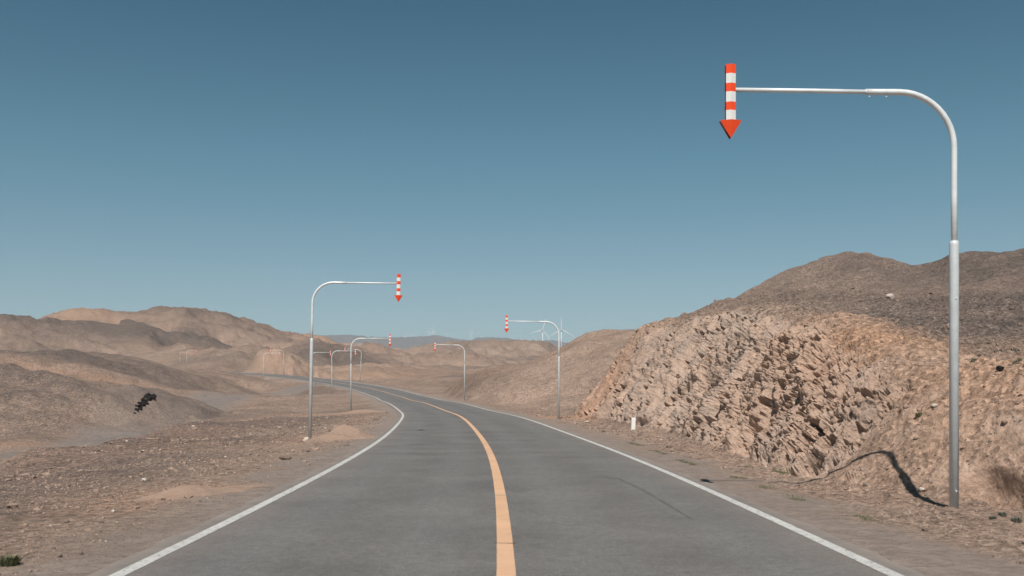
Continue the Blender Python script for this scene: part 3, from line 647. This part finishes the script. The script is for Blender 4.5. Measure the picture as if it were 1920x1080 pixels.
def rock_mesh(name, r, seed, flat=.65, sub=3, rough=.35):
    bm = bmesh.new(); bmesh.ops.create_icosphere(bm, subdivisions=sub, radius=1.0); co = np.array([v.co for v in bm.verts]); me = bpy.data.meshes.new(name)
    n = perlin3(co[:, 0] * 1.1 + seed * 3.1, co[:, 1] * 1.1, co[:, 2] * 1.1) * rough + perlin3(co[:, 0] * 2.9 + seed, co[:, 1] * 2.9, co[:, 2] * 2.9) * rough * .35
    f1, f2, c = cells3(co[:, 0] * 1.2 + seed * 1.7, co[:, 1] * 1.2, co[:, 2] * 1.2); k = 1 + n - .15 * f1
    co = co * k[:, None] * np.array([1, .8, flat]) * r
    for v, p in zip(bm.verts, co): v.co = p
    bm.to_mesh(me); bm.free(); return me
def rock(px, py, d, r, mat, label, seed, flat=.65, name='rock', sink=.25):
    x, y, _ = wp(px, py, d); z = hz(x, y); me = rock_mesh(name, r, seed, flat); me.materials.append(mat)
    o = bpy.data.objects.new(name, me); COL.objects.link(o); o.location = (x, y, z + r * flat * (1 - sink)); o.rotation_euler = (0, 0, seed * 1.3)
    return tag(o, label, 'rock')
rock(574, 833, 35.9, .15, MSTP, 'white stone at the foot of the nearest left pole', 1)
rock(270, 896, 19.3, .065, MSTP, 'pale stone with a dark shadow side, alone on the left gravel', 2)
rock(1668, 588, 41, .24, MSTP, 'pale angular rock high on the dark right hillside', 3)
rock(1843, 612, 29.5, .20, MSTP, 'flat pale slab on the dark slope right of the near pole', 4, .3)
rock(1101, 793, 53, .16, MSTP, 'flat white stone by the right verge before the cutting', 5, .35)
rock(1727, 929, 15.9, .06, MSTP, 'tan stone beside the shadow of the near right pole', 6)
rock(1752, 872, 17.5, .06, MSTP, 'pale stone on the sandy slope left of the near right pole', 7)
rock(1875, 778, 17.6, .09, MSTD, 'black stone on the orange slope right of the near right pole', 8)
rock(213, 960, 14.0, .035, MSTP, 'small whitish stone on the gravel near the left edge line', 9)
rock(125, 980, 12.9, .04, MSTB, 'dark stone on the gravel at the lower left', 10)
rock(112, 1056, 9.9, .03, MSTB, 'dark stone beside the grass tuft at the lower left corner', 11)
rock(535, 864, 24.5, .16, MSTB, 'grey brown stone lying on the verge left of the road', 12, .4)
# black boulders stand in for the shade of a deep hollow on the left slope
bl = bpy.data.objects.new('hollow_shade_boulders', None); COL.objects.link(bl)
def surf(px, py, lo, hi):
    """where the sight bearing through a survey mark meets the ground"""
    dd = np.linspace(lo, hi, 1200); x = (px - 960) / F * dd; z = height(x, dd); k = np.argmax(z >= CAMZ + (HOR - py) / F * dd)
    return float(x[k]), float(dd[k]), float(z[k])
bx, by, bz = surf(270, 757, 70, 110); bl.location = (bx, by, bz); tag(bl, 'black shade boulders in place of a deep shadowed hollow low on the left hillside above the dirt track', 'shade boulders')
for i, (px, py, r) in enumerate([(254, 769, .34), (259, 764, .40), (264, 758, .46), (269, 753, .50), (273, 747, .45), (279, 744, .5), (284, 743, .42), (288, 747, .34), (277, 751, .42), (267, 761, .38), (272, 757, .36), (257, 772, .26), (261, 768, .3), (283, 749, .3), (290, 751, .2), (251, 776, .18), (275, 741, .24)]):
    x, y, zt = surf(px, py, 70, 112)
    me = rock_mesh('shade_boulder', r * .72, 20 + i, .8, 3, .8); me.materials.append(MSTD)
    o = bpy.data.objects.new('shade_boulder', me); COL.objects.link(o); o.parent = bl; o.location = (x - bx, y - by + .1, zt - bz - r * .12); o.rotation_euler = (i * .7, i * 1.3, i * 2.1)
def sand_heap(px, py, d, rx_, ry_, h, rot, label, seed):
    cx, cy, _ = wp(px, py, d); n = 90
    g = np.linspace(-1.5, 1.5, n); X, Y = np.meshgrid(g, g, indexing='ij'); c, s = math.cos(rot), math.sin(rot)
    x = cx + X * rx_ * c - Y * ry_ * s; y = cy + X * rx_ * s + Y * ry_ * c
    e = np.exp(-(X ** 2 + Y ** 2) * 2.2) * (1 + .8 * perlin2(X * 1.8 + seed, Y * 1.8)) + .07 * perlin2(X * 4 + seed, Y * 4) + .07 * perlin2(X * 11 + seed, Y * 11) + .04 * perlin2(X * 25, Y * 25)
    H = h * e - h * .16; z = height(x.ravel(), y.ravel()).reshape(n, n) + H
    q = (np.arange(n - 1)[:, None] * n + np.arange(n - 1)[None]).ravel(); keep = (H.ravel()[q] > -.03 * h - .02)
    f = np.stack([q, q + n, q + n + 1, q + 1], 1)[keep]; used_, inv = np.unique(f, return_inverse=True)
    V = np.stack([x, y, z], 2).reshape(-1, 3)[used_]; org = np.array([cx, cy, 0]); V = V - org
    o = mesh_obj('sand_heap', V, inv.reshape(-1, 4), MSAND, smooth=True); o.location = (cx, cy, 0); tag(o, label, 'sand heap')
sand_heap(640, 826, 35.5, 1.5, 1.3, .42, .2, 'orange sand heap beside the nearest left pole, close to the road bend', 1)
sand_heap(375, 932, 16.4, 1.3, .5, .13, .95, 'long low drift of orange sand on the gravel along the left edge of the road', 2)
sand_heap(664, 776, 74, 2.6, 1.0, .22, .1, 'low tan sand bank at the foot of the second left pole', 3)
# ------------------------------------------------------------------ loose stones (far too many to count) and verge grass
def scatter_stones(name, pts, rads, mat):
    bm = bmesh.new(); bmesh.ops.create_icosphere(bm, subdivisions=1, radius=1.0); base = np.array([v.co for v in bm.verts]); fcs = np.array([[v.index for v in f.verts] for f in bm.faces]); bm.free()
    n = len(pts); nb = len(base)
    jit = 1 + RNG.normal(0, .22, (n, nb)); sc = RNG.uniform(.55, 1.25, (n, 1, 3)) * np.array([1.1, 1, .7])
    a = RNG.uniform(0, 6.28, n); c, s = np.cos(a), np.sin(a)
    V = base[None] * jit[..., None] * sc * rads[:, None, None]
    X = V[..., 0] * c[:, None] - V[..., 1] * s[:, None]; Y = V[..., 0] * s[:, None] + V[..., 1] * c[:, None]
    V = np.stack([X, Y, V[..., 2]], 2) + pts[:, None, :]
    Fc = fcs[None] + (np.arange(n) * nb)[:, None, None]
    o = mesh_obj(name, V.reshape(-1, 3), Fc.reshape(-1, 3), mat); o['kind'] = 'stuff'; return o
def stones():
    out = []; rad = []
    # both verges and the gravel plain on the left
    n = 110000; dd = np.exp(RNG.uniform(math.log(5), math.log(75), n)); px = RNG.uniform(-150, 1000, n)
    x = (px - 960) / F * dd; y = dd; z, I = height(x, y, True)
    k = (I['u'] < -4.0 - RNG.exponential(.9, n)) & (I['wadi'] < .4); clump = perlin2(x / 3, y / 3) > RNG.normal(0, .3, n); k &= clump
    r = np.exp(RNG.normal(math.log(.0085), .6, n)) * np.clip(dd / 14, .6, 3.); out.append(np.stack([x, y, z + r * .1], 1)[k]); rad.append(r[k])
    # right side: taken from the detailed face
    ids = RNG.integers(0, len(HV), 60000); P = HV[ids]; n = len(P); s, u, _ = road_su(P[:, 0].copy(), P[:, 1].copy())
    k = (u > 4.7 + RNG.exponential(.5, n)); clump = perlin2(P[:, 0] / 1.5, P[:, 1] / 1.5) > RNG.normal(0.05, .3, n); k &= clump
    steep = (u > 7.2) & (u < 10.5) & (P[:, 1] > 20); k &= ~(steep & (RNG.random(n) < .7))
    r = np.exp(RNG.normal(math.log(.0115), .55, n)) * np.clip(P[:, 1] / 15, .7, 3.0); out.append((P + np.stack([0 * r, 0 * r, r * .15], 1))[k]); rad.append(r[k])
    pts = np.concatenate(out); rads = np.minimum(np.concatenate(rad), .16)
    h = RNG.random(len(pts)); 
    for nm, lo, hi, m in (('gravel_stones', 0, .60, MST), ('pale_stones', .60, .635, MSTP), ('brown_stones', .635, 1.01, MSTB)):
        q = (h >= lo) & (h < hi); rr = rads[q] * (.6 if m is MSTP else 1); o = scatter_stones(nm, pts[q], rr, m)
stones()
def blades(pts, h, n, spread, seed):
    R = np.random.default_rng(seed); V, Fc = [], []
    for (x, y, z) in pts:
        for i in range(n):
            a = R.uniform(0, 6.28); r = spread * math.sqrt(R.random()); hh = h * R.uniform(.4, 1.1); bxx, byy = x + math.cos(a) * r, y + math.sin(a) * r
            ln = R.uniform(.2, .9) * hh; b = a + R.normal(0, .7); wdt = hh * .07 + .002
            o = len(V); px, py = math.cos(b + 1.57) * wdt, math.sin(b + 1.57) * wdt
            V += [(bxx - px, byy - py, z - .01), (bxx + px, byy + py, z - .01), (bxx + math.cos(b) * ln * .5 + px * .7, byy + math.sin(b) * ln * .5 + py * .7, z + hh * .65), (bxx + math.cos(b) * ln * .5 - px * .7, byy + math.sin(b) * ln * .5 - py * .7, z + hh * .65), (bxx + math.cos(b) * ln, byy + math.sin(b) * ln, z + hh)]
            Fc += [(o, o + 1, o + 2, o + 3), (o + 3, o + 2, o + 4)]
    return V, Fc
def verge_grass():
    P = []
    for (s0, s1, u) in ((9.0, 9.7, 4.55), (10.8, 11.4, 4.6), (12.6, 13.4, 4.65), (16.2, 18.0, 4.5), (15, 16.3, 5.6), (20, 21.5, 4.6), (6.5, 7.2, 4.7), (13.8, 15.2, 5.9), (24, 26, 4.7)):
        for i in range(int((s1 - s0) * 46)):
            s = random.uniform(s0, s1); uu = u + random.gauss(0, .085); s -= 0; j = np.interp
            x = j(s, RS, rx) + j(s, RS, rnx) * uu; y = j(s, RS, ry) + j(s, RS, rny) * uu; P.append((x, y, 0))
    P = np.array(P); z = height(P[:, 0], P[:, 1]); P[:, 2] = z
    V, Fc = blades(P, .03, 6, .05, 3); o = mesh_obj('verge_grass', V, Fc, MGR); o['kind'] = 'stuff'
verge_grass()
def tuft(px, py, d, h, n, mat, label, grp=None, name='shrub', cat='shrub', seed=0):
    x, y, _ = wp(px, py, d); z = hz(x, y)
    V, Fc = blades([(0, 0, 0)], h, n, h * .75, seed); o = mesh_obj(name, V, Fc, mat); o.location = (x, y, z); tag(o, label, cat, grp); return o
tuft(18, 1068, 9.5, .10, 260, MGR, 'green grass tuft in the lower left corner on the gravel', None, 'grass_tuft', 'grass tuft', 1)
tuft(1723, 866, 17.6, .07, 90, MGR, 'single small green tuft on the sandy slope left of the near right pole', None, 'grass_tuft', 'grass tuft', 2)
G_ = 'small grey green shrubs on the slope right of the near pole'
for i, (px, py, d, h) in enumerate([(1873, 646, 22, .16), (1900, 647, 22, .15), (1841, 655, 21, .13), (1872, 664, 20.5, .12), (1834, 673, 20, .12), (1853, 668, 20, .16), (1866, 671, 20, .12), (1826, 680, 19.5, .1), (1892, 666, 20.5, .12), (1912, 690, 19, .10), (1905, 722, 18, .10), (1858, 710, 18.5, .08), (1893, 640, 24, .12)]):
    tuft(px, py, d, h * .62, 60, MGB, 'small grey green shrub on the orange slope right of the near pole', G_, seed=10 + i)
for i, (px, py, d, h) in enumerate([(1880, 975, 13.2, .06), (1905, 985, 12.8, .07), (1862, 982, 13, .05)]):
    tuft(px, py, d, h, 120, MGB, 'low dull green weed on the flat gravel right of the near pole foot', 'weeds at the lower right', 'weed', 'weed', seed=40 + i)
# ------------------------------------------------------------------ wind turbines far off
def turbine(px, py, bl_px, base_py, angs, label, d=None, yaw=0.0):
    B = 48.0; d = d or F * B / bl_px; x, y, z = wp(px, py, d); zb = wp(px, base_py, d)[2] - 6
    root = bpy.data.objects.new('wind_turbine', None); COL.objects.link(root); root.location = (x, y, zb)
    H = z - zb
    v, f = tube([(0, 0, -10), (0, 0, H - 1)], [2.4, 1.5], 14); mesh_obj('tower', v, f, MTW, root, smooth=True)
    v, f = box(0, .6, H, 3.6, 9, 3.8); nc = mesh_obj('nacelle', v, f, MTW, root); nc.rotation_euler = (0, 0, yaw)
    v, f = tube([(0, -3.8, H), (0, -5.0, H), (0, -6.6, H)], [1.9, 1.8, .5], 12); mesh_obj('hub', v, f, MTW, root, smooth=True)
    for a in angs:
        a = math.radians(a); V = []; prof = [(1.0, 1.0, .9), (5, 1.1, .8), (11, 2.0, .45), (24, 1.4, .3), (38, .9, .18), (47, .45, .1), (48.5, .12, .05)]
        for r, c, th in prof:
            for k in range(8):
                an = 2 * math.pi * k / 8; lx, ly = math.cos(an) * c, math.sin(an) * th
                V.append((math.sin(a) * r + math.cos(a) * lx, -5.2 + ly, H + math.cos(a) * r - math.sin(a) * lx))
        Fc = [(i * 8 + k, i * 8 + (k + 1) % 8, i * 8 + 8 + (k + 1) % 8, i * 8 + 8 + k) for i in range(len(prof) - 1) for k in range(8)] + [tuple(range(48, 56))]
        mesh_obj('blade', V, Fc, MTW, root, smooth=True)
    tag(root, label, 'wind turbine', 'white wind turbines on the horizon')
turbine(1052.5, 618, 25, 655, (-1, 119, 239), 'largest white wind turbine, behind the bend of the second right pole')
turbine(1017.5, 619, 24, 652, (16, 141, 256), 'large white wind turbine with a blade slanting down right, left of the largest')
turbine(1028, 637, 13, 650, (8, 128, 248), 'small wind turbine whose blade stands up behind the crossing slanted blade')
turbine(1078.5, 635.5, 13, 652, (90, 210, 325), 'wind turbine right of the largest, one blade pointing level right')
turbine(1002, 638, 9, 652, (0, 120, 240), 'lower of two overlapping tiny turbines left of the large slanted one')
turbine(1004.5, 633, 7, 652, (35, 155, 275), 'upper of two overlapping tiny turbines left of the large slanted one')
turbine(976.5, 634, 9, 650, (-8, 112, 232), 'tiny turbine standing alone right of the second right arrow')
turbine(992, 640, 6, 652, (0, 120, 240), 'faint stub of a turbine between the alone one and the overlapping pair')
turbine(882, 626, 9, 645, (38, 158, 278), 'left pair of turbines over the central brown hills, brighter front one')
turbine(885, 620.5, 8, 645, (30, 150, 285), 'left pair of turbines over the central brown hills, higher back one')
turbine(901, 626, 9, 645, (-50, 70, 190), 'turbine with a V of two raised blades, right of the central pair')
turbine(841, 629, 9, 640, (-52, 55, 180), 'turbine low behind the blue ridge left of the central pair, blades in a V', d=8200)
turbine(812, 617, 9, 640, (35, 155, 275), 'highest of three turbines clustered above the blue ridge', d=8200)
turbine(810, 627, 9, 640, (-60, 60, 180), 'lowest of three turbines clustered above the blue ridge', d=8300)
turbine(805, 624, 8, 640, (-35, 85, 205), 'leftmost of three turbines clustered above the blue ridge', d=8500)
turbine(762, 628, 8, 642, (-5, 115, 235), 'leftmost tiny turbine above the blue ridge, one blade upright', d=8400)
turbine(772, 629, 8, 642, (-50, 65, 180), 'tiny turbine with a V of blades, second from the left', d=8400)
# ------------------------------------------------------------------ thin desert haze
v, f = box(0, 4900, 150, 26000, 10400, 700)
v = [(a, b, -4.0 if c < 0 else 520.0) for a, b, c in v]
hzb = bpy.data.materials.new('thin haze'); hzb.use_nodes = True; t_ = hzb.node_tree; t_.nodes.remove(t_.nodes['Principled BSDF'])
pv = t_.nodes.new('ShaderNodeVolumePrincipled'); pv.inputs['Color'].default_value = (.66, .86, 1.0, 1); pv.inputs['Density'].default_value = 8.5e-5; pv.inputs['Anisotropy'].default_value = .0
t_.links.new(pv.outputs[0], t_.nodes['Material Output'].inputs['Volume'])
o = mesh_obj('haze', v, f, hzb); o['kind'] = 'stuff'
